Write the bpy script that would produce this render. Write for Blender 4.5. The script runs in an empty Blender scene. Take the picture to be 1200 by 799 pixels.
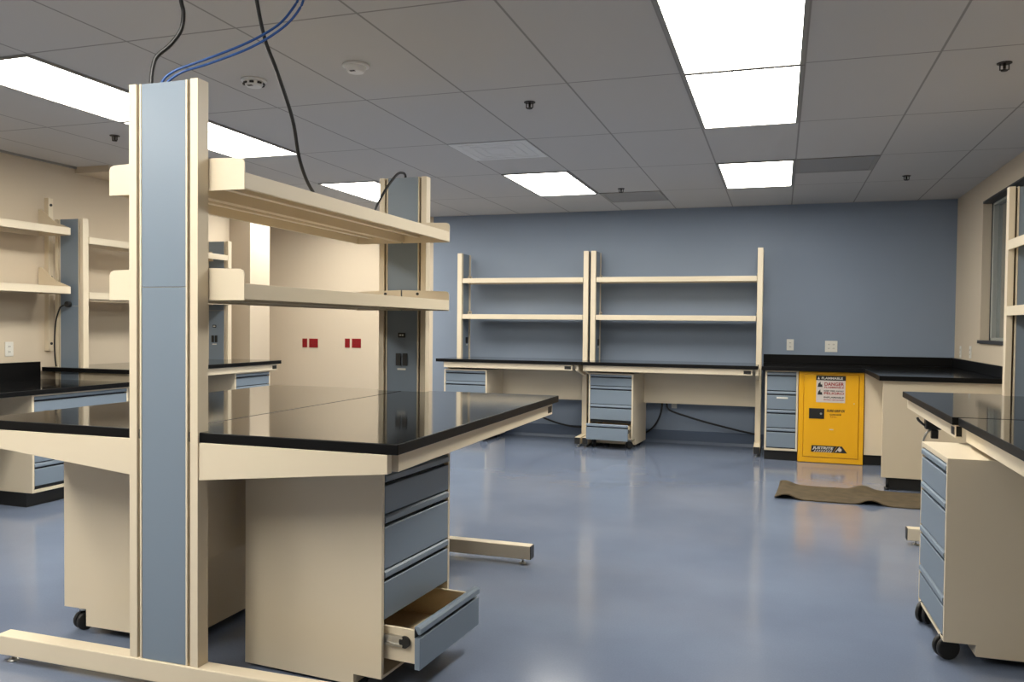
import bpy, bmesh, math, random
from mathutils import Vector, Matrix
random.seed(4)
PI = math.pi
C = bpy.context.scene.collection
H = 2.62            # ceiling height
EYE = 1.30

# ------------------------------------------------------------------ materials
def mat(name, col, rough=.5, metal=0.0, spec=.5, bump=None, var=None, coat=0.0):
    m = bpy.data.materials.new(name); m.use_nodes = True
    nt = m.node_tree; b = nt.nodes['Principled BSDF']
    b.inputs['Base Color'].default_value = (*col, 1)
    b.inputs['Roughness'].default_value = rough
    b.inputs['Metallic'].default_value = metal
    b.inputs['Specular IOR Level'].default_value = spec
    b.inputs['Coat Weight'].default_value = coat
    tc = nt.nodes.new('ShaderNodeTexCoord')
    if var:
        sc, amt = var
        n = nt.nodes.new('ShaderNodeTexNoise'); n.inputs['Scale'].default_value = sc
        n.inputs['Detail'].default_value = 5
        nt.links.new(tc.outputs['Object'], n.inputs['Vector'])
        r = nt.nodes.new('ShaderNodeMapRange')
        r.inputs[1].default_value = .3; r.inputs[2].default_value = .7
        r.inputs[3].default_value = 1-amt; r.inputs[4].default_value = 1+amt
        nt.links.new(n.outputs['Fac'], r.inputs[0])
        mx = nt.nodes.new('ShaderNodeVectorMath'); mx.operation = 'SCALE'
        mx.inputs[0].default_value = col
        nt.links.new(r.outputs[0], mx.inputs['Scale'])
        nt.links.new(mx.outputs[0], b.inputs['Base Color'])
    if bump:
        sc, st = bump
        n = nt.nodes.new('ShaderNodeTexNoise'); n.inputs['Scale'].default_value = sc
        n.inputs['Detail'].default_value = 3
        nt.links.new(tc.outputs['Object'], n.inputs['Vector'])
        bp = nt.nodes.new('ShaderNodeBump'); bp.inputs['Strength'].default_value = st
        bp.inputs['Distance'].default_value = .01
        nt.links.new(n.outputs['Fac'], bp.inputs['Height'])
        nt.links.new(bp.outputs[0], b.inputs['Normal'])
    return m

M = {}
M['cream'] = mat('cream_enamel', (.695, .60, .448), .38, bump=(900, .02))
M['cream_dark'] = mat('cream_groove_shade', (.10, .075, .045), .6)  # dark brown painting the shade inside column grooves and pedestal bottoms
M['liner'] = mat('drawer_liner', (.62, .49, .31), .5)
M['blue'] = mat('blue_enamel', (.185, .232, .288), .36, bump=(900, .02))
M['bluedark'] = mat('blue_recess_shade', (.012, .016, .022), .6)  # near-black blue painting the shade in drawer grooves and gaps
M['slate'] = mat('black_epoxy_top', (.0075, .0075, .008), .075, spec=.62, bump=(60, .006))
M['slate_edge'] = mat('black_epoxy_edge', (.0035, .0035, .0038), .45, spec=.16)
M['black'] = mat('black_plastic', (.011, .011, .011), .45)
M['rubber'] = mat('black_rubber', (.014, .014, .014), .55)
M['cable'] = mat('cable_black', (.008, .008, .009), .4)
M['cableblue'] = mat('cable_blue', (.02, .075, .26), .4)
M['chrome'] = mat('zinc_steel', (.6, .6, .58), .28, metal=1)
M['white'] = mat('white_plastic', (.72, .70, .64), .4)
M['redplate'] = mat('red_plate', (.23, .006, .010), .4)
M['yellow'] = mat('yellow_enamel', (.83, .42, .008), .33)
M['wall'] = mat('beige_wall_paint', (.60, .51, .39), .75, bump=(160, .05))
M['wallshade'] = mat('beige_wall_shaded', (.50, .42, .32), .75, bump=(160, .05))  # beige wall colour darkened, the pier's shade is in the paint
M['wallblue'] = mat('blue_wall_paint', (.224, .274, .356), .7, bump=(160, .05), var=(1.2, .03))
M['cove'] = mat('blue_cove_base', (.075, .105, .165), .4)
M['winframe'] = mat('grey_window_frame', (.36, .37, .34), .45)
M['sill'] = mat('dark_sill', (.035, .035, .037), .5)
M['label'] = mat('label_paper', (.62, .56, .52), .5)
M['redink'] = mat('red_ink', (.30, .008, .012), .5)
M['vent'] = mat('vent_white', (.74, .74, .74), .5)
M['ventdark'] = mat('vent_dark', (.33, .33, .33), .7)
M['brass'] = mat('sprinkler_metal', (.05, .045, .04), .5, metal=.6)
M['tframe'] = mat('troffer_frame', (.30, .29, .27), .5)

def matmat():
    m = mat('brown_mat', (.095, .068, .034), .8, bump=(240, .5), var=(14, .22)); return m
M['mat'] = matmat()

def floor_mat():
    m = mat('blue_vinyl_floor', (.15, .19, .28), .2)
    nt = m.node_tree; b = nt.nodes['Principled BSDF']; L = nt.links
    tc = nt.nodes.new('ShaderNodeTexCoord')
    n1 = nt.nodes.new('ShaderNodeTexNoise'); n1.inputs['Scale'].default_value = 1.1; n1.inputs['Detail'].default_value = 6
    n2 = nt.nodes.new('ShaderNodeTexNoise'); n2.inputs['Scale'].default_value = 140; n2.inputs['Detail'].default_value = 2
    L.new(tc.outputs['Object'], n1.inputs['Vector']); L.new(tc.outputs['Object'], n2.inputs['Vector'])
    ad = nt.nodes.new('ShaderNodeMath'); ad.operation = 'MULTIPLY_ADD'
    L.new(n2.outputs['Fac'], ad.inputs[0]); ad.inputs[1].default_value = .35; L.new(n1.outputs['Fac'], ad.inputs[2])
    r = nt.nodes.new('ShaderNodeValToRGB')
    r.color_ramp.elements[0].position = .42; r.color_ramp.elements[0].color = (.138, .169, .242, 1)
    r.color_ramp.elements[1].position = .95; r.color_ramp.elements[1].color = (.190, .229, .316, 1)
    L.new(ad.outputs[0], r.inputs[0]); L.new(r.outputs[0], b.inputs['Base Color'])
    rr = nt.nodes.new('ShaderNodeMapRange'); rr.inputs[3].default_value = .10; rr.inputs[4].default_value = .17
    L.new(n1.outputs['Fac'], rr.inputs[0]); L.new(rr.outputs[0], b.inputs['Roughness'])
    b.inputs['Specular IOR Level'].default_value = .75
    return m
M['floor'] = floor_mat()

GX, GY, TX, TY = -2.344, 4.344, .6096, 1.2192
def ceil_mat():
    m = mat('ceiling_tiles', (.5, .49, .47), .85)
    nt = m.node_tree; b = nt.nodes['Principled BSDF']; L = nt.links
    tc = nt.nodes.new('ShaderNodeTexCoord')
    sp = nt.nodes.new('ShaderNodeSeparateXYZ'); L.new(tc.outputs['Object'], sp.inputs[0])
    def line(out, off, size, w):
        a = nt.nodes.new('ShaderNodeMath'); a.operation = 'SUBTRACT'; L.new(out, a.inputs[0]); a.inputs[1].default_value = off - 50*size
        d = nt.nodes.new('ShaderNodeMath'); d.operation = 'PINGPONG'; L.new(a.outputs[0], d.inputs[0]); d.inputs[1].default_value = size/2
        r = nt.nodes.new('ShaderNodeMapRange'); r.inputs[1].default_value = w; r.inputs[2].default_value = w+.003
        L.new(d.outputs[0], r.inputs[0]); return r.outputs[0]
    lx = line(sp.outputs[0], GX, TX, .0042); ly = line(sp.outputs[1], GY, TY, .0042)  # shadow lines of the tile joints, painted into the ceiling colour
    mn = nt.nodes.new('ShaderNodeMath'); mn.operation = 'MINIMUM'; L.new(lx, mn.inputs[0]); L.new(ly, mn.inputs[1])
    n = nt.nodes.new('ShaderNodeTexNoise'); n.inputs['Scale'].default_value = 220; L.new(tc.outputs['Object'], n.inputs['Vector'])
    mx = nt.nodes.new('ShaderNodeMix'); mx.data_type = 'RGBA'
    L.new(mn.outputs[0], mx.inputs[0]); mx.inputs[6].default_value = (.29, .28, .27, 1); mx.inputs[7].default_value = (.56, .545, .53, 1)
    L.new(mx.outputs[2], b.inputs['Base Color'])
    bp = nt.nodes.new('ShaderNodeBump'); bp.inputs['Strength'].default_value = .15; bp.inputs['Distance'].default_value = .004
    L.new(n.outputs['Fac'], bp.inputs['Height']); L.new(bp.outputs[0], b.inputs['Normal'])
    return m
M['ceiling'] = ceil_mat()

def emit(name, col, s):
    m = bpy.data.materials.new(name); m.use_nodes = True
    nt = m.node_tree; nt.nodes.clear()
    e = nt.nodes.new('ShaderNodeEmission'); e.inputs[0].default_value = (*col, 1); e.inputs[1].default_value = s
    o = nt.nodes.new('ShaderNodeOutputMaterial'); nt.links.new(e.outputs[0], o.inputs[0]); return m
M['lamp'] = emit('troffer_diffuser', (1.0, .965, .875), 8.5)

def glass_mat():
    m = mat('dark_window_glass', (.9, .95, .95), .03)
    b = m.node_tree.nodes['Principled BSDF']; b.inputs['Transmission Weight'].default_value = .9
    b.inputs['IOR'].default_value = 1.5
    return m
M['glass'] = glass_mat()
M['night'] = mat('dark_exterior_wall', (.035, .045, .06), .8)

# ------------------------------------------------------------------ mesh helpers
class MB:
    def __init__(s): s.bm = bmesh.new(); s.mats = []
    def _mi(s, m):
        m = M[m] if isinstance(m, str) else m
        if m not in s.mats: s.mats.append(m)
        return s.mats.index(m)
    def box(s, x0, x1, y0, y1, z0, z1, m='cream', bev=.0):
        mi = s._mi(m); b = s.bm
        vs = [b.verts.new((x, y, z)) for x in (x0, x1) for y in (y0, y1) for z in (z0, z1)]
        F = [(0,1,3,2),(4,6,7,5),(0,4,5,1),(2,3,7,6),(0,2,6,4),(1,5,7,3)]
        fs = [b.faces.new([vs[i] for i in f]) for f in F]
        for f in fs: f.material_index = mi
        if bev:
            bmesh.ops.bevel(b, geom=list({e for f in fs for e in f.edges}), offset=bev, segments=2, affect='EDGES', profile=.5)
        return s
    def prism(s, poly, axis, a, b_, m='cream', bev=0.0):
        """polygon extruded along an axis; poly = pairs on the other two axes in order"""
        mi = s._mi(m); b = s.bm
        def pt(p, t):
            return {'x': (t, p[0], p[1]), 'y': (p[0], t, p[1]), 'z': (p[0], p[1], t)}[axis]
        A = [b.verts.new(pt(p, a)) for p in poly]; B = [b.verts.new(pt(p, b_)) for p in poly]
        n = len(poly); fs = [b.faces.new(A), b.faces.new(B[::-1])]
        for i in range(n): fs.append(b.faces.new([A[i], B[i], B[(i+1) % n], A[(i+1) % n]]))
        for f in fs: f.material_index = mi
        bmesh.ops.recalc_face_normals(b, faces=fs)
        if bev:
            bmesh.ops.bevel(b, geom=list({e for f in fs for e in f.edges}), offset=bev, segments=2, affect='EDGES', profile=.5)
        return s
    def cyl(s, p, axis, r, h, m='black', seg=20, r2=None, bev=0.0):
        mi = s._mi(m); r2 = r if r2 is None else r2
        R = {'z': Matrix(), 'x': Matrix.Rotation(PI/2, 4, 'Y'), 'y': Matrix.Rotation(-PI/2, 4, 'X')}[axis]
        off = Vector((0, 0, h/2)); mt = Matrix.Translation(Vector(p)) @ R @ Matrix.Translation(off)
        res = bmesh.ops.create_cone(s.bm, cap_ends=True, segments=seg, radius1=r, radius2=r2, depth=h, matrix=mt)
        fs = {f for v in res['verts'] for f in v.link_faces}
        for f in fs: f.material_index = mi; f.smooth = len(f.verts) == 4
        if bev:
            es = {e for f in fs if len(f.verts) > 4 for e in f.edges}
            bmesh.ops.bevel(s.bm, geom=list(es), offset=bev, segments=2, affect='EDGES', profile=.5)
        return s
    def tube(s, pts, r, m='cable', seg=8, sub=6):
        mi = s._mi(m); P = [Vector(p) for p in pts]
        Q = []
        n = len(P)
        for i in range(n-1):
            p0 = P[max(i-1, 0)]; p1 = P[i]; p2 = P[i+1]; p3 = P[min(i+2, n-1)]
            for k in range(sub):
                t = k/sub
                Q.append(.5*((2*p1)+(p2-p0)*t+(2*p0-5*p1+4*p2-p3)*t*t+(-p0+3*p1-3*p2+p3)*t**3))
        Q.append(P[-1])
        rings = []; up = Vector((.13, .27, 1)).normalized()
        for i, q in enumerate(Q):
            d = (Q[min(i+1, len(Q)-1)]-Q[max(i-1, 0)]).normalized()
            if abs(d.dot(up)) > .98: up = Vector((1, .1, 0))
            a = d.cross(up).normalized(); c = d.cross(a)
            rings.append([s.bm.verts.new(q+r*(math.cos(2*PI*k/seg)*a+math.sin(2*PI*k/seg)*c)) for k in range(seg)])
        fs = []
        for i in range(len(rings)-1):
            for k in range(seg):
                fs.append(s.bm.faces.new([rings[i][k], rings[i][(k+1) % seg], rings[i+1][(k+1) % seg], rings[i+1][k]]))
        fs.append(s.bm.faces.new(rings[0][::-1])); fs.append(s.bm.faces.new(rings[-1]))
        for f in fs: f.material_index = mi; f.smooth = True
        bmesh.ops.recalc_face_normals(s.bm, faces=fs)
        return s
    def build(s, name, parent=None, label=None):
        me = bpy.data.meshes.new(name); bmesh.ops.recalc_face_normals(s.bm, faces=s.bm.faces[:])
        if M['slate'] in s.mats:
            e = s._mi('slate_edge')
            for fc in s.bm.faces:
                fc.normal_update()
                if abs(fc.normal.z) < .95: fc.material_index = e
        s.bm.to_mesh(me); s.bm.free()
        for m in s.mats: me.materials.append(m)
        o = bpy.data.objects.new(name, me); C.objects.link(o)
        if parent: o.parent = parent
        if label: o['label'] = label
        return o

def tag(o, label, cat, group=None):
    o['label'] = label; o['category'] = cat
    if group: o['group'] = group
    return o
def thing(name, label, cat, loc=(0, 0, 0), rz=0, group=None):
    o = bpy.data.objects.new(name, None); C.objects.link(o); o.empty_display_size = .1
    o.location = loc; o.rotation_euler = (0, 0, math.radians(rz))
    return tag(o, label, cat, group)
def kids(o): return [c for c in bpy.data.objects if c.parent == o]
def dup_tree(o, parent=None):
    c = o.copy(); C.objects.link(c); c.parent = parent
    for k in kids(o): dup_tree(k, c)
    return c
def struct(o): o['kind'] = 'structure'; return o
def text(body, size, m, parent, loc, rot, name, width=None, shear=0.0):
    cu = bpy.data.curves.new(name, 'FONT'); cu.body = body; cu.size = size; cu.extrude = .0006
    cu.align_x = 'LEFT'; cu.align_y = 'BOTTOM_BASELINE'; cu.shear = shear; cu.offset = size*.03
    t = bpy.data.objects.new(name+'_tmp', cu); C.objects.link(t)
    bpy.context.view_layer.update()
    me = bpy.data.meshes.new_from_object(t.evaluated_get(bpy.context.evaluated_depsgraph_get()))
    bpy.data.objects.remove(t)
    me.materials.clear(); me.materials.append(M[m])
    w = max(v.co.x for v in me.vertices)-min(v.co.x for v in me.vertices)
    if width:
        for v in me.vertices: v.co.x *= width/w
    o = bpy.data.objects.new(name, me); C.objects.link(o); o.parent = parent
    o.location = loc; o.rotation_euler = rot
    return o

# ------------------------------------------------------------------ room shell
XL, XR, YB, YF = -5.78, 1.68, 9.25, -3.2
XA = -6.70                                  # far wall of the alcove past the pier
struct(MB().box(XA-.1, XR+.4, YF-.1, YB+.1, -.1, 0, 'floor').build('floor'))
struct(MB().box(XA-.1, XR+.4, YF-.1, YB+.1, H, H+.1, 'ceiling').build('ceiling'))
struct(MB().box(XL-.12, XL, YF, 7.60, 0, H, 'wall').build('wall_left'))
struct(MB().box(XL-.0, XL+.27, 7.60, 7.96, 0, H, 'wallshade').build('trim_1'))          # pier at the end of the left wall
struct(MB().box(XA-.1, XA, 7.5, YB, 0, H, 'wall').box(XA, XL-.12, 7.5, 7.6, 0, H, 'wall').build('wall_alcove'))
struct(MB().box(-4.06, XR+.4, YB, YB+.1, 0, H, 'wallblue').build('wall_back'))
struct(MB().box(XA-.1, -4.06, YB-.0, YB+.1, 0, H, 'wall').build('wall_rear'))
struct(MB().box(XL-.1, XR+.4, YF-.1, YF, 0, H, 'wall').build('wall_front'))
# right wall with one window opening
W0, W1, Z0, Z1 = 5.75, 8.15, 1.205, 2.43
wr = MB()
wr.box(XR, XR+.2, YF, W0, 0, H, 'wall').box(XR, XR+.2, W1, YB, 0, H, 'wall')
wr.box(XR, XR+.2, W0, W1, 0, Z0, 'wall').box(XR, XR+.2, W0, W1, Z1, H, 'wall')
struct(wr.build('wall_right'))
win = MB()
x0 = XR+.075
for (a, b, c, d) in ((W0, W0+.07, Z0, Z1), (W1-.05, W1, Z0, Z1), (W0, W1, Z0, Z0+.03), (W0, W1, Z1-.04, Z1)):
    win.box(x0, x0+.07, a, b, c, d, 'winframe', .004)
win.box(x0+.005, x0+.06, 6.9, 6.96, Z0+.03, Z1-.04, 'winframe')
win.box(x0-.006, x0, W1-.012, W1, Z0, Z1, 'sill')
wo = struct(win.build('window_1'))
MB().box(x0+.035, x0+.041, W0+.05, W1-.04, Z0+.02, Z1-.03, 'glass').build('window_pane', wo)
MB().box(XR-.02, x0+.0, W0-.02, W1+.02, Z0-.022, Z0+.006, 'sill', .003).build('window_sill', wo)
MB().box(XR-.002, x0, W0, W1, Z1-.02, Z1+.0, 'sill').build('window_head', wo)
struct(MB().box(XR+.42, XR+.5, 4.5, 9.9, .2, 3, 'night').build('wall_outside'))
# soffit against the left wall beyond the first column
struct(MB().box(XL, XL+.36, 5.53, 7.60, 2.565, H, 'wall').build('trim_2'))
# ceiling edge angles
ang = MB()
ang.box(XL, XL+.018, YF, 5.53, H-.016, H, 'tframe')
struct(ang.build('trim_3'))
# cove base
struct(MB().prism([(YB, 0), (YB-.018, 0), (YB-.006, .03), (YB-.006, .14), (YB, .145)], 'x', -4.06, -.15, 'cove').build('baseboard_back'))
struct(MB().prism([(XL, 0), (XL+.018, 0), (XL+.006, .03), (XL+.006, .1), (XL, .105)], 'y', YF, 7.6, 'cove').build('baseboard_left'))

# ------------------------------------------------------------------ ceiling fixtures
def troffer(i, j, label):
    a, b = GX+i*TX, GY+j*TY
    t = thing('ceiling_light', label, 'ceiling light', (a+TX/2, b+TY/2, H), 0, 'recessed ceiling light panels')
    hx, hy = TX/2-.004, TY/2-.004
    f = MB()
    for s in (-1, 1):
        f.box(s*hx-(.02 if s > 0 else 0), s*hx+(.02 if s < 0 else 0), -hy, hy, -.010, -.0005, 'tframe')
        f.box(-hx+.02, hx-.02, s*hy-(.014 if s > 0 else 0), s*hy+(.014 if s < 0 else 0), -.010, -.0005, 'tframe')
    f.build('frame', t)
    MB().box(-hx+.02, hx-.02, -hy+.014, hy-.014, -.006, -.001, 'lamp').build('diffuser', t)
    return t
for i, j, lb in (
    (-3, -1, 'bright rectangular ceiling light nearest the left wall, crossing behind the tall column top'),
    (-3, 0, 'bright ceiling light right of the tall column, above the island shelf bracket'),
    (-3, 2, 'small glimpsed ceiling light just left of the far island column top'),
    (0, 2, 'small slanted ceiling light beyond the square white air vent'),
    (3, -1, 'largest ceiling light panel, cut off by the top of the view'),
    (3, 0, 'ceiling light panel joined end to end beyond the largest one'),
    (3, 2, 'small separate ceiling light above the yellow cabinet, nearest the blue wall'),
    (-3, -3, 'added unseen ceiling light in the left row behind the viewer'),  # panels behind the viewer are unseen, added to brighten the near surfaces
    (0, -3, 'added unseen ceiling light in the middle row behind the viewer'),
    (-3, -4, 'added unseen ceiling light farthest back in the left row behind the viewer'),
    (0, -4, 'added unseen ceiling light farthest back in the middle row behind the viewer'),
    (-5, 2.5, 'added hidden ceiling light in the alcove past the wall pier')):  # out of sight, added to brighten the beige rear wall
    troffer(i, j, lb)

def vent(i, j, dark, label):
    a, b = GX+i*TX, GY+j*TY
    t = thing('ceiling_vent', label, 'air vent', (a+TX/2, b+TX/2, H), 0, 'air vents in the ceiling')
    h = TX/2-.006; m = 'ventdark' if dark else 'vent'
    f = MB()
    if dark:
        for s in (-1, 1):
            f.box(s*h-(.03 if s > 0 else 0), s*h+(.03 if s < 0 else 0), -h, h, -.006, -.0005, 'tframe')
            f.box(-h+.03, h-.03, s*h-(.03 if s > 0 else 0), s*h+(.03 if s < 0 else 0), -.006, -.0005, 'tframe')
        f.build('frame', t)
        s_ = MB()
        for k in range(16):
            y = -h+.045+k*(2*h-.09)/15
            s_.prism([(y-.012, -.002), (y+.006, -.0055), (y+.008, -.0045), (y-.010, -.001)], 'x', -h+.03, h-.03, 'ventdark')
        s_.build('louvres', t)
    else:
        f.box(-h, h, -h, h, -.005, -.0005, 'vent', .001).build('plate', t)
        for k, r in enumerate((.24, .17, .10)):
            q = MB()
            for s in (-1, 1):
                q.box(s*r-.004, s*r+.004, -r, r, -.0075, -.005, 'vent')
                q.box(-r, r, s*r-.004, s*r+.004, -.0075, -.005, 'vent')
            q.build('diffuser_ring', t)
vent(0, 1, False, 'square white supply air vent set in the middle of the ceiling')
vent(4, 2, True, 'grey louvred ceiling vent right of the small light above the yellow cabinet')
vent(1, 3, True, 'grey louvred ceiling vent near the blue wall above the shelving')
for x, y, lb in ((-1.43, 4.65, 'dark fire sprinkler head in the ceiling left of the largest light'),
                 (1.03, 4.62, 'dark fire sprinkler head at the far right of the ceiling, nearest the viewer there'),
                 (1.01, 7.76, 'dark fire sprinkler head near the right end of the blue wall'),
                 (-1.47, 7.79, 'dark fire sprinkler head just right of the small slanted ceiling light'),
                 (-4.52, 4.67, 'dark fire sprinkler head left of the tall blue column')):
    s = MB()
    s.cyl((x, y, H-.004), 'z', .034, .006, 'brass', 20)
    s.cyl((x, y, H-.030), 'z', .007, .026, 'brass', 10)
    s.box(x-.022, x-.017, y-.003, y+.003, H-.034, H-.004, 'brass').box(x+.017, x+.022, y-.003, y+.003, H-.034, H-.004, 'brass')
    s.box(x-.022, x+.022, y-.003, y+.003, H-.036, H-.032, 'brass')
    s.cyl((x, y, H-.040), 'z', .016, .003, 'brass', 16)
    tag(s.build('fire_sprinkler'), lb, 'sprinkler', 'fire sprinklers in the ceiling')
for x, y, lb, v in ((-2.74, 3.81, 'round slotted smoke detector on the ceiling nearest the blue cables', 1),
                 (-2.08, 3.74, 'round plain smoke detector on the ceiling right of the hanging black cable', 0)):
    t = thing('smoke_detector', lb, 'smoke detector', (x, y, H), 0, 'smoke detectors on the ceiling')
    MB().cyl((0, 0, -.012), 'z', .068, .0115, 'vent', 32, bev=.003).build('base', t)
    MB().cyl((0, 0, -.040), 'z', .040, .028, 'vent', 32, r2=.056, bev=.004).build('cover', t)
    if v:
        for k in range(8):
            a = (k+.5)*PI/4
            MB().box(-.011, .011, .050, .058, -.030, -.020, 'black').build('vent_slot', t).rotation_euler = (0, 0, a)
    MB().box(-.014, .014, -.040, -.026, -.0412, -.0385, 'black').build('sensor_slot', t)

# ------------------------------------------------------------------ lab bench generator
def rail_profile(m='cream'): pass
def outlet_pair(parent, y, z, side=-1):
    """power outlets set in the column's blue panel, on the face at x = side*.0275"""
    xf = side*.0275
    o = MB()
    a, b = sorted((xf, xf+side*.004))
    o.box(a, b, y-.036, y-.006, z-.035, z+.035, 'black', .001).box(a, b, y+.006, y+.036, z-.035, z+.035, 'black', .001)
    o.build('outlet', parent, 'pair of black power outlets')
    l = MB(); l.box(min(xf, xf+side*.002), max(xf, xf+side*.002), y-.026, y+.026, z-.060, z-.050, 'white'); l.build('outlet_tag', parent, 'small white tag')
def data_port(parent, y, z, side=-1):
    xf = side*.0275; a, b = sorted((xf, xf+side*.005))
    o = MB(); o.box(a, b, y-.022, y+.022, z-.014, z+.014, 'black', .002)
    a2, b2 = sorted((xf+side*.005, xf+side*.006))
    o.box(a2, b2, y-.013, y-.002, z-.005, z+.005, 'white').box(a2, b2, y+.002, y+.013, z-.005, z+.005, 'white')
    o.build('data_port', parent)

def bench(name, label, loc, rz, L, front, back, zt, levels, double=False, e0=.03, e1=.03, gap=None,
          panel_z=.45, columns=(0, 1), ports=None, zc=2.13, rail_in=.07, cat='lab bench', feet=None, foot_len=None, group=None, rail=True, shelf_x=None, seam=1.42, col_shift=0.0):
    t = thing(name, label, cat, loc, rz, group or 'lab benches')
    cx = [0, L]
    th = .035
    # worktops
    if double:
        for ya, yb in ((-front, -.003), (.003, back)):
            MB().box(-e0, L+e1, ya, yb, zt-th, zt, 'slate', .003).build('worktop', t)
    else:
        MB().box(-e0, L+e1, -front, back, zt-th, zt, 'slate', .003).build('worktop', t)
    for k in columns:
        x = cx[k]
        u = MB()
        fz = .1
        for s in (-1, 1):
            a, b = sorted((s*.1135, s*.146)); u.box(x-.0275, x+.0275, a, b, fz, zc, 'cream', .0015)
            a, b = sorted((s*.094, s*.1015)); u.box(x-.0265, x+.0265, a, b, fz, zc-.001, 'cream', .001)
            a, b = sorted((s*.101, s*.1145)); u.box(x-.012, x+.012, a, b, fz, zc-.006, 'cream_dark')  # dark filler, the groove's shade as colour
        u.box(x-.021, x+.021, -.095, .095, fz, zc-.004, 'cream')
        up = u.build('upright', t)
        MB().box(x-.0245, x+.0245, -.093, .093, fz+.005, seam, 'blue', .001).build('panel', up, 'lower blue infill panel')
        MB().box(x-.0245, x+.0245, -.093, .093, seam+.002, zc-.002, 'blue', .001).build('panel', up, 'upper blue infill panel')
        if ports:
            for kk, kind, y, z, side in ports:
                if kk != k: continue
                h = up
                fn = outlet_pair if kind == 'o' else data_port
                o = bpy.data.objects.new('tmp', None)
                # ports are modelled at x = 0 and moved to the column
                before = set(bpy.data.objects)
                fn(up, y, z, side)
                bpy.data.objects.remove(o)
                for q in set(bpy.data.objects)-before:
                    q.location.x = x
        # foot
        f0 = -(front-.07) if foot_len is None else -foot_len
        f1 = (foot_len or (back-.05)) if double else min(back-.01, .16)
        ft = MB(); ft.box(x-.032, x+.032, f0, f1, .030, .104, 'cream', .004); fo = ft.build('foot', t)
        cp = MB(); cp.box(x-.0305, x+.0305, f0-.004, f0+.006, .0315, .1025, 'black', .001)
        cp.build('end_cap', fo, 'black end cap')
        for yy in (f0+.05, f1-.05):
            MB().cyl((x, yy, 0), 'z', .022, .008, 'chrome', 16, r2=.014).cyl((x, yy, .008), 'z', .006, .024, 'chrome', 10).build('leveling_foot', fo)
        # support arms under the worktop
        xa = x-.0275 if k == 0 else x-.0045
        arms = [(-1, front)] + ([(1, back)] if double else [])
        for s, reach in arms:
            r = reach-.035
            poly = [(s*.146, zt-.165), (s*r, zt-th-.062), (s*r, zt-th-.0005), (s*.146, zt-th-.0005)]
            if s < 0: poly = poly[::-1]
            MB().prism(poly, 'x', x-.022, x+.010, 'cream', .0015).build('support_arm', t)
    # side rail
    if rail:
        rl = MB(); y = -front+.022
        xa, xb = -e0+rail_in, L+e1-rail_in
        rl.box(xa, xb, y, y+.030, zt-th-.062, zt-th-.001, 'cream', .002)
        r_ = rl.build('apron_rail', t)
        MB().box(xb-.085, xb-.014, y-.0015, y+.01, zt-th-.050, zt-th-.016, 'black').box(xb-.001, xb+.0015, y+.004, y+.026, zt-th-.055, zt-th-.01, 'black').build('rail_slot', r_, 'black slot at the rail end')
        if double:
            rl = MB(); y = back-.022
            rl.box(xa, xb, y-.030, y, zt-th-.062, zt-th-.001, 'cream', .002); rl.build('apron_rail', t)
    # modesty panel
    if panel_z:
        y = 0 if double else .06
        MB().box(.03, L-.03, y-.009, y+.009, panel_z, zt-th-.001, 'cream', .001).build('modesty_panel', t)
    # shelves
    sx0, sx1 = shelf_x or (.034, L-.034)
    for z in levels:
        spans = [(-.29, -.004), (.004, .29)] if double else [(-.1475, .165)]
        for ya, yb in spans:
            s = MB(); lip = .055
            s.box(sx0, sx1, ya, yb, z-.006, z, 'cream', .001)
            s.box(sx0, sx1, ya, ya+.012, z-lip, z-.004, 'cream', .002)
            s.box(sx0, sx1, yb-.012, yb, z-lip, z-.004, 'cream', .002)
            for q in (.33, .66):
                ym = ya+(yb-ya)*q; s.box(sx0+.01, sx1-.01, ym-.014, ym+.014, z-.030, z-.006, 'cream', .002)
            sh = s.build('shelf', t)
            for xx, d in ((sx0, 1), (sx1, -1)):
                a, b = sorted((xx-d*.003, xx+d*.0015))
                hgt = .058 if double else .04
                y0, y1 = (ya, yb) if double else (ya+.18, yb)
                c = .02
                outer_low = ya < -.1 if double else False
                if double and ya < -.1: poly = [(y0, z-lip-.003), (y1, z-lip-.003), (y1, z+hgt), (y0+c, z+hgt-.008), (y0+.005, z+hgt-.014), (y0, z+hgt-.026)]
                elif double: poly = [(y0, z-lip-.003), (y1, z-lip-.003), (y1, z+hgt-.026), (y1-.005, z+hgt-.014), (y1-c, z+hgt-.008), (y0, z+hgt)]
                else: poly = [(y0, z-lip-.003), (y1, z-lip-.003), (y1, z+hgt), (y0+.02, z+hgt), (y0, z+.005)]
                pb = MB(); pb.prism(poly, 'x', a, b, 'cream')
                br = pb.build('shelf_bracket', sh)
                ys = 0.100 if not double else (y1-.02 if ya < -.1 else y0+.02)
                sc = MB()
                for sy in ((-.10, .10) if not double else ((-.10,) if ya < -.1 else (.10,))):
                    if not double and sy < 0: continue
                    aa = xx+d*.0012
                    sc.cyl((aa if d > 0 else aa-.006, sy, z+hgt-.022), 'x', .008, .006, 'black', 12)
                sc.build('bracket_screw', br, 'black bracket screw')
    return t

# ---- island workbench
ISL = bench('lab_bench', 'double sided island workbench in the foreground with two shelf levels and tall blue column', (-2.04, 2.35, 0), 90, 1.89,
      .90, .90, .92, (1.815, 1.435), double=True, e0=.018, e1=.065, panel_z=.41, foot_len=.775, rail_in=.05,
      ports=[(1, 'o', 0, 1.10, -1), (1, 'd', 0, 1.238, -1)])
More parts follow.
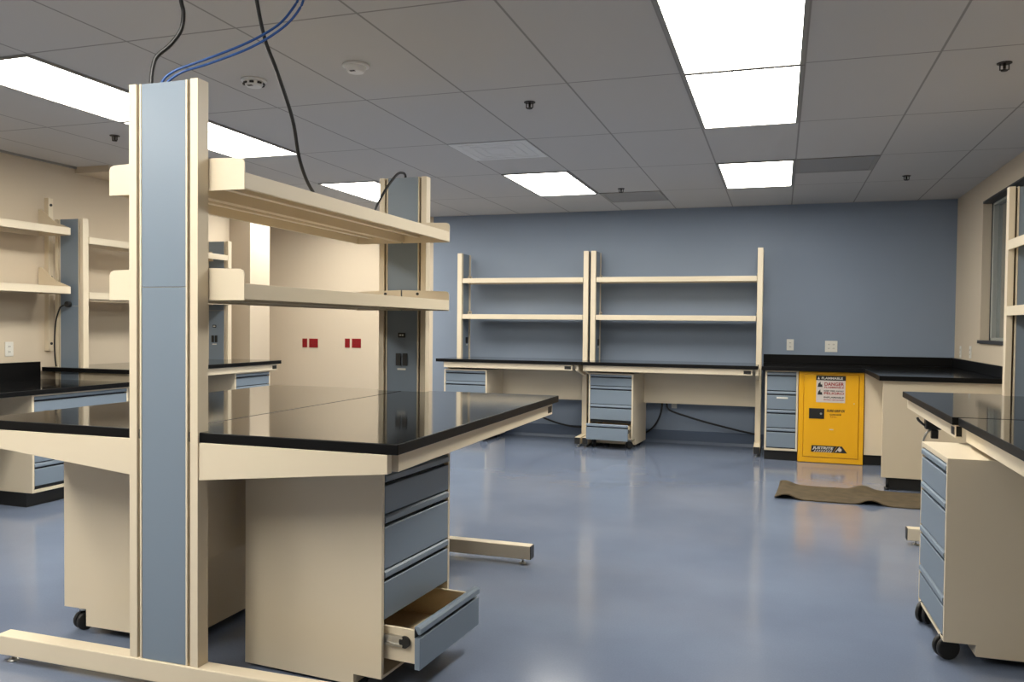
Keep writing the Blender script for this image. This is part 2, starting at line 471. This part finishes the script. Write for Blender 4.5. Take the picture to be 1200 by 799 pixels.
# ---- two benches by the blue wall
bench('lab_bench', 'left hand bench against the blue wall with two shelves, the narrower of the pair', (-3.55, 8.995, 0), 0, 1.50,
      .525, .21, .92, (1.84, 1.425), e0=.13, e1=.036, rail_in=.09, ports=[(0, 'o', .03, 1.12, 1)], panel_z=.46)
bench('lab_bench', 'wide bench against the blue wall with two long shelves, right beside the yellow cabinet run', (-1.967, 8.995, 0), 0, 1.762,
      .525, .21, .92, (1.84, 1.425), e0=.045, e1=.0, rail_in=.05, ports=[(0, 'o', .03, 1.12, 1)], panel_z=.46)
# ---- left wall bench (higher, with shelves between its columns)
bench('lab_bench', 'higher bench along the left wall with two shelves between blue columns', (-5.515, 5.24, 0), 90, 1.83,
      .675, .235, .92, (1.985, 1.535), e0=.08, e1=.13, rail_in=.04, ports=[(1, 'o', .02, 1.13, -1), (1, 'd', .02, 1.26, -1)], panel_z=.45, zc=2.13)
# ---- right benches
bench('lab_bench', 'right hand bench whose far end has the tall cream and blue column', (1.39, 5.42, 0), -90, 1.40,
      .67, .22, .92, (1.82, 1.44), e0=.08, e1=.045, rail_in=.05, panel_z=.45, foot_len=.64, columns=(0,))
bench('lab_bench', 'nearest bench on the right, running out of view at the right edge', (1.375, 3.90, 0), -90, 1.9,
      .635, .22, .92, (1.82, 1.44), e0=.055, e1=.06, rail_in=.05, panel_z=.45, foot_len=.40, shelf_x=(-.02, 1.87))

# ---- left wall low bench (no columns)
lb = thing('lab_bench', 'lower black-topped bench at the left edge under the wall-hung shelves', 'lab bench', (-5.77, 3.2, 0))
MB().box(.022, .895, 0, 2.005, .785, .82, 'slate', .003).build('worktop', lb)
MB().box(0.001, .021, 0, 1.95, .80, .965, 'slate', .002).build('backsplash', lb)
MB().box(.10, .86, 0, .04, 0, .784, 'cream', .002).build('end_panel', lb)
# ---- wall-hung shelves on standards
ws = thing('wall_shelf', 'pair of cream wall-hung shelves on slotted standards, left wall', 'shelf', (XL, 3.0, 0))
for y in (.55, 2.25):
    st = MB(); st.box(.0005, .045, y-.032, y-.022, 1.05, 2.31, 'cream', .001).box(.0005, .028, y-.022, y+.030, 1.05, 2.31, 'cream', .002)
    so = st.build('wall_standard', ws)
    b = MB()
    for z in (1.11, 1.66, 2.255): b.cyl((.026, y+.006, z), 'x', .011, .008, 'black', 12)
    b.build('bolt', so, 'black bolts')
for z in (2.045, 1.575):
    s = MB()
    s.box(.03, .36, .1, 2.14, z-.008, z, 'cream', .001).box(.345, .36, .1, 2.14, z-.058, z-.004, 'cream', .002).box(.03, .042, .1, 2.14, z-.058, z-.004, 'cream', .001)
    s.box(.04, .35, 2.128, 2.14, z-.058, z-.004, 'cream', .001)
    so = s.build('shelf', ws)
    for y in (.51, 2.142):
        MB().prism([(.02, z-.06), (.34, z-.06), (.34, z+.004), (.20, z+.05), (.05, z+.16), (.02, z+.16)], 'y', y, y+.004, 'cream').build('shelf_bracket', so)

# ------------------------------------------------------------------ drawer units
def drawer(parent, x0, x1, y, z0, z1, depth=.5, opened=0.0, lip=.028, groove=.013, name='drawer'):
    zf = z1-lip-groove
    d = MB()
    yy = y-opened+.0155
    d.prism([(yy-.016, z0+.002), (yy-.016, zf-.003), (yy-.013, zf), (yy+.004, zf), (yy+.004, z0+.002)], 'x', x0, x1, 'blue', .0008)
    d.box(x0+.002, x1-.002, yy+.002, yy+.006, zf, z1-.004, 'bluedark')  # dark strip painting the shade below the pull lip
    if opened:
        a, b = x0+.016, x1-.016
        zb = z0+.015; zt = z1-.022
        d.box(a, a+.012, yy+.006, yy+depth, zb, zt, 'cream').box(b-.012, b, yy+.006, yy+depth, zb, zt, 'cream')
        d.box(a+.012, b-.012, yy+.006, yy+depth, zb, zb+.006, 'liner').box(a+.012, b-.012, yy+depth-.012, yy+depth, zb, zt, 'liner')
        d.box(a+.012, b-.012, yy+.006, yy+.014, zb, zt, 'liner')
        d.box(a+.012, a+.0135, yy+.014, yy+depth-.012, zb+.006, zt-.002, 'liner').box(b-.0135, b-.012, yy+.014, yy+depth-.012, zb+.006, zt-.002, 'liner')
    o = d.build(name, parent)
    p = MB()
    p.prism([(yy-.016, z1-lip), (yy-.020, z1-lip+.004), (yy-.019, z1-.008), (yy-.012, z1-.001), (yy+.004, z1-.001), (yy+.004, z1-.006), (yy-.010, z1-lip)], 'x', x0, x1, 'blue', .0006)
    p.build('pull', o)
    if opened:
        g = MB(); zz = (z0+z1)/2+.012
        for a, b in ((x0+.002, x0+.0155), (x1-.0155, x1-.002)):
            g.box(a, b, yy+.055, yy+depth*.9, zz-.018, zz-.010, 'chrome').box(a, b, yy+.055, yy+depth*.9, zz+.010, zz+.018, 'chrome').box((a+b)/2-.002, (a+b)/2+.002, yy+.055, yy+depth*.9, zz-.012, zz+.012, 'chrome')
        g.build('drawer_slide', o, 'bright steel drawer slide')
        for a in (x0+.003, x1-.013): MB().cyl((a, yy+.048, zz), 'x', .021, .010, 'black', 18).build('slide_roller', o, 'black roller')
    return o

def caster(parent, x, y, r=.038, turn=0):
    c = thing_part('caster', parent, x, y, turn)
    return c
def thing_part(name, parent, x, y, turn, r=.038):
    m = MB()
    m.cyl((-.024, 0, r), 'x', r, .018, 'rubber', 24, bev=.006).cyl((.006, 0, r), 'x', r, .018, 'rubber', 24, bev=.006)
    m.cyl((-.010, 0, r), 'x', .010, .020, 'black', 12)
    m.box(-.006, .006, -.018, .022, r, r*2+.008, 'black', .002)
    m.cyl((0, 0, r*2+.004), 'z', .020, .016, 'chrome', 16)
    o = m.build(name, parent); o.location = (x, y, 0); o.rotation_euler = (0, 0, math.radians(turn)); return o

def pedestal(label, loc, rz, w=.457, dep=.60, zt=.80, levels=None, opened=None, cast=True, r=.038, turns=(20, -35, 0, 0), group=None, zn=.105, zb=.035, cy=.055):
    t = thing('mobile_pedestal', label, 'drawer unit', loc, rz, group or 'cream drawer pedestals on castors')
    h = w/2; nd = .115
    side = [(0, zn), (nd, zn), (nd, zb), (dep, zb), (dep, zt), (0, zt)]
    c = MB(); tk = .016
    c.prism(side, 'x', -h, -h+tk, 'cream', .0012).prism(side, 'x', h-tk, h, 'cream', .0012)
    c.box(-h+tk, h-tk, 0, dep, zt-tk-.006, zt, 'cream', .0012)
    c.box(-h+tk, h-tk, dep-.012, dep, zb, zt-tk, 'cream')
    c.box(-h+tk, h-tk, 0, nd, zn, zn+.010, 'cream').box(-h+tk, h-tk, nd, nd+.010, zb, zn+.01, 'cream')
    c.box(-h+tk, h-tk, nd+.01, dep-.012, zn, zn+.008, 'cream_dark')
    c.build('carcass', t)
    lv = levels or [(.630, .774), (.434, .627), (.256, .431), (.118, .253)]
    op = opened or {}
    for k, (a, b) in enumerate(lv):
        drawer(t, -h+tk+.002, h-tk-.002, 0, a, b, dep-.08, op.get(k, 0))
        if k not in op: pass
    # near-black sheet that paints the shade inside the drawer gaps
    MB().box(-h+tk, h-tk, .0225, .026, lv[-1][1] if 3 in op else lv[-1][0], zt-tk-.006, 'bluedark').build('gap_shade_sheet', t)
    for (x, y), tr in zip(((-h+.050, cy), (h-.050, cy), (-h+.06, dep-.07), (h-.06, dep-.07)), turns):
        thing_part('caster', t, x, y, tr, r if y < .1 else .030)
    return t

pedestal('cream mobile pedestal with pulled-out bottom drawer, under the island workbench', (-1.290, 2.819, 0), 85.5, w=.52, dep=.60, zn=.05, r=.024, zb=.012,
         levels=[(.630, .772), (.434, .626), (.256, .431), (.098, .252)], opened={3: .142})
pedestal('cream mobile pedestal seen from its plain side, left of the tall blue column', (-2.83, 2.905, 0), -90, w=.52, dep=.60, turns=(30, 70, 0, 0))
pedestal('cream mobile pedestal standing half out from the nearest right bench', (.6205, 3.79, 0), -88.3, w=.505, dep=.57, r=.046, zn=.080, cy=.020, levels=[(.630, .774), (.434, .627), (.256, .431), (.100, .253)], turns=(50, 20, 0, 0))
pedestal('cream mobile pedestal below the narrower bench at the blue wall', (-3.35, 8.545, 0), -2, w=.52, dep=.60,
         levels=[(.668, .792), (.46, .664), (.285, .456), (.118, .281)])
pedestal('cream mobile pedestal with its lowest drawer ajar, under the wide bench at the blue wall', (-1.705, 8.59, 0), -5, w=.49, dep=.58,
         levels=[(.664, .79), (.468, .66), (.300, .464), (.098, .270)], opened={3: .13})

def base_cabinet(label, loc, rz, w, dep, zt, levels, toe=.10, z0=.12, holder=None):
    t = thing('drawer_cabinet', label, 'drawer cabinet', loc, rz)
    h = w/2; tk = .018
    c = MB()
    c.box(-h, -h+tk, 0, dep, toe, zt, 'cream', .0012).box(h-tk, h, 0, dep, toe, zt, 'cream', .0012)
    c.box(-h+tk, h-tk, 0, dep, zt-.012, zt, 'cream').box(-h+tk, h-tk, 0, dep, toe, toe+.02, 'cream', .001).box(-h+tk, h-tk, dep-.012, dep, toe+.02, zt-.012, 'cream')
    c.build('carcass', t)
    MB().box(-h+.0, h-.0, .055, dep-.01, 0, toe-.0005, 'black').build('toe_kick', t, 'black recessed toe kick')
    MB().box(-h+tk, h-tk, .0225, .026, toe+.02, zt-.012, 'bluedark').build('gap_shade_sheet', t)  # near-black sheet standing in for shade behind the drawer fronts
    for k, (a, b) in enumerate(levels):
        d = drawer(t, -h+tk+.002, h-tk-.002, 0, a, b)
        if holder == k:
            MB().box(-.045, .06, -.0045, -.0006, b-.072, b-.056, 'white').build('label_holder', d, 'white label holder')
    return t
base_cabinet('narrow blue-fronted drawer cabinet built in left of the yellow cabinet', (.024, 8.405, 0), 0, .308, .80, .884,
             [(.688, .868), (.505, .682), (.325, .499), (.130, .319)], holder=1)
base_cabinet('low drawer cabinet with blue fronts under the lower left wall bench', (-4.905, 4.762, 0), 90, .88, .78, .784,
             [(.660, .775), (.500, .655), (.310, .495), (.145, .305)])
base_cabinet('drawer cabinet under the far end of the higher left wall bench', (-4.90, 6.81, 0), 90, .56, .50, .820,
             [(.690, .808), (.500, .685), (.310, .495), (.145, .305)])

# ------------------------------------------------------------------ corner counter, end cabinet
cb = MB()
cb.prism([(-.165, 8.355), (.765, 8.355), (.765, 7.15), (1.679, 7.15), (1.679, 9.249), (-.165, 9.249)], 'z', .886, .925, 'slate', .003)
ct = thing('countertop', 'L-shaped black countertop running around the corner by the window', 'countertop')
cb.build('worktop', ct)
MB().box(-.165, 1.679, 9.228, 9.249, .9255, 1.018, 'slate', .002).box(1.658, 1.679, 7.15, 9.227, .9255, 1.018, 'slate', .002).build('backsplash', ct)
ec = thing('base_cabinet', 'plain cream end cabinet turning the corner right of the yellow cabinet', 'cabinet', (.8, 7.20, 0))
MB().box(0, .875, 0, .028, .10, .885, 'cream', .002).build('end_panel', ec)
MB().box(.155, .875, .029, 2.04, .10, .885, 'cream', .002).build('carcass', ec)
for a in (.05, .63):
    MB().box(.137, .154, a, a+.56, .115, .875, 'cream', .0012).build('door', ec)
MB().box(.055, .86, .03, .09, 0, .0995, 'black').box(.20, .86, .09, 2.03, 0, .0995, 'black').box(-.022, .199, 1.27, 1.30, 0, .0995, 'black').build('toe_kick', ec, 'black recessed toe kick')
MB().box(-.023, .154, 1.225, 1.243, .10, .885, 'cream', .0015).build('filler_panel', ec)
MB().cyl((.045, .025, 0), 'z', .022, .02, 'black', 16).cyl((.045, .025, .02), 'z', .010, .080, 'black', 10).build('leveling_foot', ec)

# ---- yellow safety cabinet
yc = thing('safety_cabinet', 'bright yellow steel safety cabinet with warning label and black paddle handle', 'cabinet', (.182, 8.405, 0))
y = MB()
y.box(0, .590, .022, .44, .0, .884, 'yellow', .004)
y.build('body', yc)
y = MB(); y.box(.004, .586, .0, .0215, .005, .055, 'yellow', .002).box(.004, .586, .0, .0215, .862, .88, 'yellow', .002).box(.004, .045, .0, .0215, .055, .862, 'yellow', .002).box(.545, .586, .0, .0215, .055, .862, 'yellow', .002)
y.build('door_surround', yc)
dd = MB().box(.049, .541, -.006, .021, .059, .858, 'yellow', .004).build('door', yc)
MB().cyl((.500, -.0075, .585), 'y', .006, .004, 'chrome', 12).build('rivet', dd)
MB().box(.285, .320, -.008, -.006, .326, .334, 'label').build('small_tag', dd, 'small pale tag')
MB().box(.290, .330, -.008, -.006, .095, .098, 'yellow').build('embossed_strip', dd)
k = MB(); k.box(.098, .236, -.011, -.006, .430, .530, 'black', .002)
k.box(.110, .224, -.0135, -.011, .442, .518, 'black', .001); hh = k.build('paddle_handle', dd, 'black recessed paddle handle')
MB().cyl((.206, -.020, .480), 'y', .010, .007, 'chrome', 14).build('key_lock', hh, 'steel key lock')
lab = MB().box(.160, .420, -.0075, -.006, .590, .845, 'label').build('warning_label', dd, 'red and black printed warning label')
MB().box(.157, .423, -.009, -.0076, .802, .848, 'black').build('label_header', lab)
RT = (PI/2, 0, 0)
# lettering of the label (third level under the door)
text('FLAMMABLE', .030, 'white', lab, (.205, -.0091, .813), RT, 'lettering', .19)
MB().prism([(.170, .811), (.190, .811), (.180, .838)], 'y', -.0100, -.0091, 'white').build('warning_triangle', lab)
text('DANGER', .044, 'redink', lab, (.232, -.0076, .752), RT, 'lettering', .175)
text('FLAMMABLE', .022, 'redink', lab, (.232, -.0076, .728), RT, 'lettering', .175)
text('KEEP FIRE AWAY', .019, 'black', lab, (.228, -.0076, .695), RT, 'lettering', .18)
text('PELIGRO', .030, 'redink', lab, (.228, -.0076, .668), RT, 'lettering', .18)
text('INFLAMABLE', .022, 'black', lab, (.228, -.0076, .632), RT, 'lettering', .18)
text('MANTENGA LEJOS DEL FUEGO', .014, 'redink', lab, (.228, -.0076, .610), RT, 'lettering', .18)
for zz in (.765, .690):
    MB().prism([(.172, zz-.028), (.216, zz-.028), (.212, zz+.0), (.200, zz-.004), (.196, zz+.026), (.186, zz+.010), (.178, zz+.004)], 'y', -.0086, -.0076, 'black').build('flame_symbol', lab)
text('SURE-GRIP EX', .032, 'black', dd, (.258, -.0067, .500), RT, 'door_lettering', .165, .25)
text('CLOSE DOOR', .018, 'black', dd, (.285, -.0067, .468), RT, 'door_lettering', .105)
text('U.L.', .014, 'redink', dd, (.290, -.0067, .447), RT, 'door_lettering', .06)
# striped emblem at the foot of the door
em = MB()
em.prism([(.128, .172), (.358, .172), (.318, .108), (.122, .108)], 'y', -.0072, -.0061, 'black').prism([(.361, .172), (.400, .172), (.447, .108), (.322, .108)], 'y', -.0072, -.0061, 'black')
eo = em.build('emblem', dd, 'black and white striped emblem')
for q in range(8):
    st = MB()
    x = .146+q*.021
    st.prism([(x, .108), (x+.009, .108), (x+.023, .131), (x+.014, .131)], 'y', -.0082, -.0073, 'label').build('emblem_stripe', eo)
MB().cyl((.382, -.0082, .137), 'y', .017, .0009, 'label', 24).build('emblem_disc', eo)
MB().prism([(.340, .116), (.350, .116), (.387, .166), (.377, .166)], 'y', -.0082, -.0073, 'label').build('emblem_slash', eo)
text('JUSTRITE', .032, 'white', eo, (.140, -.0074, .138), RT, 'emblem_lettering', .190, .2)

# ------------------------------------------------------------------ wall plates
def plate(label, name, p, w, h, axis, m='white', holes=0, cat='wall outlet', grp=None):
    """axis 'y' = on a wall facing -Y, 'x' = facing +X, '-x' = facing -X"""
    t = MB(); x, yy, z = p
    s = MB()
    if axis == 'y':
        t.box(x-w/2, x+w/2, yy-.007, yy-.0005, z-h/2, z+h/2, m, .002)
        for k in range(holes):
            xo = x+(k-(holes-1)/2)*.046
            for dz in (-.021, .021):
                s.box(xo-.014, xo+.014, yy-.009, yy-.0065, z+dz-.013, z+dz+.013, m, .001)
                s.box(xo-.007, xo-.004, yy-.0096, yy-.009, z+dz-.006, z+dz+.006, 'black').box(xo+.004, xo+.007, yy-.0096, yy-.009, z+dz-.006, z+dz+.006, 'black')
    else:
        sg = 1 if axis == 'x' else -1
        a, b = sorted((x+sg*.0005, x+sg*.007))
        t.box(a, b, yy-w/2, yy+w/2, z-h/2, z+h/2, m, .002)
        for k in range(holes):
            for dz in (-.021, .021):
                a, b = sorted((x+sg*.0065, x+sg*.009)); s.box(a, b, yy-.014, yy+.014, z+dz-.013, z+dz+.013, m, .001)
                a, b = sorted((x+sg*.009, x+sg*.0096)); s.box(a, b, yy-.007, yy-.004, z+dz-.006, z+dz+.006, 'black').box(a, b, yy+.004, yy+.007, z+dz-.006, z+dz+.006, 'black')
    r = thing(name, label, cat, (0, 0, 0), 0, grp)
    t.build('plate', r)
    if holes: s.build('socket', r)
    else: s.bm.free()
    return r
RB = YB
plate('narrow dark red wall plate, left of the two on the beige wall\'s left pair', 'wall_outlet', (-5.865, RB, 1.045), .070, .115, 'y', 'redplate', 1, grp='red wall plates')
plate('wide dark red wall plate in the left pair on the beige wall', 'wall_outlet', (-5.735, RB, 1.045), .128, .115, 'y', 'redplate', 2, grp='red wall plates')
plate('narrow dark red wall plate in the right pair, nearer the far island column', 'wall_outlet', (-5.242, RB, 1.053), .070, .115, 'y', 'redplate', 1, grp='red wall plates')
plate('wide dark red wall plate beside the far island column, right pair', 'wall_outlet', (-5.112, RB, 1.053), .128, .115, 'y', 'redplate', 2, grp='red wall plates')
plate('single white wall outlet above the narrow drawer cabinet on the blue wall', 'wall_outlet', (.106, RB, 1.122), .072, .118, 'y', 'white', 1, grp='white wall outlets')
plate('double white wall plate on the blue wall above the yellow cabinet', 'wall_outlet', (.516, RB, 1.112), .122, .118, 'y', 'white', 2, grp='white wall outlets')
plate('white outlet on the left wall above the black backsplash', 'wall_outlet', (XL, 4.885, 1.072), .072, .115, 'x', 'white', 1, grp='white wall outlets')
plate('white outlet on the right wall nearest the blue wall corner', 'wall_outlet', (XR, 8.93, 1.085), .072, .115, '-x', 'white', 1, grp='white wall outlets')
plate('white outlet on the right wall just below the window', 'wall_outlet', (XR, 8.50, 1.095), .072, .115, '-x', 'white', 1, grp='white wall outlets')
plate('small white cable box on the blue wall below the wide bench', 'cable_box', (-1.112, RB, .415), .06, .05, 'y', 'white', 0, 'cable box')

# ------------------------------------------------------------------ cables
def cable(name, pts, r, m, label, cat='cable', grp=None):
    return tag(MB().tube(pts, r, m).build(name), label, cat, grp)
cable('power_cable', [(-2.115, 2.352, 2.10), (-2.116, 2.352, 2.139), (-2.116, 2.36, 2.192), (-2.106, 2.37, 2.236), (-2.065, 2.39, 2.28), (-2.029, 2.4, 2.331), (-2.027, 2.41, 2.394), (-2.046, 2.42, 2.445), (-2.06, 2.43, 2.54), (-2.06, 2.43, 2.625)],
      .0075, 'cable', 'thick black cable dropping from the ceiling into the tall column top')
cable('data_cable', [(-2.075, 2.35, 2.10), (-2.067, 2.35, 2.138), (-2.03, 2.37, 2.179), (-1.944, 2.42, 2.225), (-1.826, 2.5, 2.299), (-1.743, 2.56, 2.372), (-1.705, 2.6, 2.444), (-1.69, 2.62, 2.5), (-1.68, 2.63, 2.625)],
      .0046, 'cableblue', 'blue data cable arching from the tall column top, the upper one of two', grp='blue data cables')
cable('data_cable', [(-2.050, 2.35, 2.10), (-2.041, 2.35, 2.137), (-1.993, 2.37, 2.173), (-1.93, 2.42, 2.209), (-1.812, 2.5, 2.281), (-1.722, 2.56, 2.361), (-1.680, 2.6, 2.435), (-1.668, 2.62, 2.5), (-1.66, 2.63, 2.625)],
      .0046, 'cableblue', 'blue data cable arching from the tall column top, the lower one of two', grp='blue data cables')
cable('power_cable', [(-1.79, 2.44, 2.625), (-1.79, 2.48, 2.52), (-1.79, 2.5, 2.458), (-1.789, 2.55, 2.328), (-1.769, 2.6, 2.218), (-1.757, 2.68, 2.068), (-1.78, 2.76, 1.945), (-1.80, 2.85, 1.865), (-1.83, 2.97, 1.822), (-1.88, 3.10, 1.821), (-1.96, 3.3, 1.821), (-2.02, 3.6, 1.821), (-2.03, 3.85, 1.822)],
      .0070, 'cable', 'long black cable hanging from the ceiling onto the upper island shelf')
cable('power_cable', [(-2.02, 3.84, 1.835), (-2.08, 3.95, 1.85), (-2.10, 4.0, 1.923), (-2.064, 4.05, 2.036), (-2.033, 4.12, 2.127), (-2.03, 4.19, 2.150), (-2.035, 4.235, 2.143), (-2.04, 4.24, 2.12)],
      .0070, 'cable', 'short black cable looping from the upper shelf over the far island column')
cable('power_cable', [(-3.0, 9.10, .50), (-2.87, 9.10, .40), (-2.65, 9.10, 0.262), (-2.45, 9.12, 0.184), (-2.26, 9.16, 0.142), (-2.11, 9.18, 0.140), (-1.80, 9.21, .16)],
      .011, 'cable', 'black cable sagging below the narrower bench at the blue wall')
cable('power_cable', [(-1.215, 9.10, .62), (-1.225, 9.10, 0.459), (-1.243, 9.10, 0.336), (-1.297, 9.12, 0.22), (-1.39, 9.20, 0.125), (-1.50, 9.215, .08)],
      .011, 'cable', 'black cable curling down behind the pedestal with the ajar drawer')
cable('power_cable', [(-1.182, 9.10, .62), (-1.178, 9.10, 0.461), (-1.14, 9.10, 0.382), (-0.96, 9.10, 0.322), (-0.725, 9.12, 0.258), (-0.40, 9.17, 0.182), (-0.26, 9.185, 0.155), (-0.19, 9.19, 0.135)],
      .011, 'cable', 'black cable slanting down to the right below the wide bench')
pc = thing('plugged_cable', 'black plug and cord on the first left wall column', 'cord', (0, 0, 0))
MB().cyl((-5.505, 5.175, 1.435), 'y', .024, .035, 'black', 20, bev=.004).build('plug', pc)
MB().tube([(-5.511, 5.178, 1.431), (-5.535, 5.165, 1.42), (-5.565, 5.165, 1.396), (-5.61, 5.17, 1.29), (-5.635, 5.18, 1.12), (-5.64, 5.19, .99), (-5.64, 5.20, .925)], .006, 'cable').build('cord', pc)
# power strip hanging under the right bench
ps = thing('power_strip', 'black power strip dangling with cords under the right hand bench edge', 'power strip', (0, 0, 0))
MB().box(.765, .845, 4.93, 4.99, .755, .8225, 'black', .006).build('socket_box', ps)
MB().tube([(.728, 4.97, .815), (.735, 4.965, .80), (.757, 4.96, .78), (.775, 4.96, .77)], .007, 'cable').build('cord', ps)
MB().tube([(.800, 4.96, .757), (.775, 4.955, .735), (.762, 4.96, .70), (.758, 4.97, .66), (.765, 5.0, .60), (.80, 5.1, .52)], .006, 'chrome').build('cord', ps, 'grey cord')
MB().box(.795, .83, 4.94, 4.97, .705, .752, 'black', .004).build('plug', ps)

# ------------------------------------------------------------------ floor mat
def floor_mat_obj():
    bm = bmesh.new(); nx, ny = 60, 30; W_, D_ = 1.14, .60
    top = {}; bot = {}
    def wave(u, v):
        e = abs(2*v-1)**1.8
        return .003 + e*(.034*max(0, math.sin(u*12.0+.7+(.5 if v > .5 else 0)))**3) + .0012*math.sin(u*23+v*5)
    for i in range(nx+1):
        for j in range(ny+1):
            u, v = i/nx, j/ny
            z = wave(u, v)
            x = u*W_+.03*v; yy = v*D_+.004*math.sin(u*14)
            top[i, j] = bm.verts.new((x, yy, z+.005)); bot[i, j] = bm.verts.new((x, yy, max(z-.002, .0008)))
    for i in range(nx):
        for j in range(ny):
            f = bm.faces.new([top[i, j], top[i+1, j], top[i+1, j+1], top[i, j+1]]); f.smooth = True
            bm.faces.new([bot[i, j], bot[i, j+1], bot[i+1, j+1], bot[i+1, j]])
    ed = [(i, 0) for i in range(nx)]+[(nx, j) for j in range(ny)]+[(i, ny) for i in range(nx, 0, -1)]+[(0, j) for j in range(ny, 0, -1)]
    for a, b in zip(ed, ed[1:]+ed[:1]): bm.faces.new([top[a], bot[a], bot[b], top[b]])
    bmesh.ops.recalc_face_normals(bm, faces=bm.faces[:])
    me = bpy.data.meshes.new('floor_mat'); bm.to_mesh(me); bm.free(); me.materials.append(M['mat'])
    o = bpy.data.objects.new('floor_mat', me); C.objects.link(o); o.location = (-.02, 6.52, 0); o.rotation_euler = (0, 0, -.02)
    tag(o, 'brown rubber floor mat with wavy curling edges in front of the yellow cabinet', 'floor mat')
floor_mat_obj()

# ------------------------------------------------------------------ world, camera, view
w = bpy.data.worlds.new('World'); bpy.context.scene.world = w; w.use_nodes = True
w.node_tree.nodes['Background'].inputs[0].default_value = (.03, .04, .06, 1); w.node_tree.nodes['Background'].inputs[1].default_value = .5

f, yaw, pitch, roll, sy = 957.37, .3168, -.0254, .0102, 6.0
c, s = math.cos(yaw), math.sin(yaw)
F = Vector((-s, c, 0)); R = Vector((c, s, 0)); U = Vector((0, 0, 1))
F, U = math.cos(pitch)*F+math.sin(pitch)*U, math.cos(pitch)*U-math.sin(pitch)*F
R, U = math.cos(roll)*R+math.sin(roll)*U, math.cos(roll)*U-math.sin(roll)*R
cam = bpy.data.cameras.new('camera'); co = bpy.data.objects.new('camera', cam); C.objects.link(co)
mt = Matrix((R, U, -F)).transposed().to_4x4(); mt.translation = Vector((0, 0, EYE)); co.matrix_world = mt
cam.sensor_fit = 'HORIZONTAL'; cam.sensor_width = 36; cam.lens = f*36/1200
cam.shift_y = sy/1200; cam.clip_start = .05; cam.clip_end = 100
bpy.context.scene.camera = co
vs = bpy.context.scene.view_settings
vs.view_transform = 'Standard'; vs.look = 'None'; vs.gamma = 1; vs.use_curve_mapping = False
vs.exposure = 1.25
cy = bpy.context.scene.cycles
cy.max_bounces = 8; cy.diffuse_bounces = 5; cy.glossy_bounces = 4
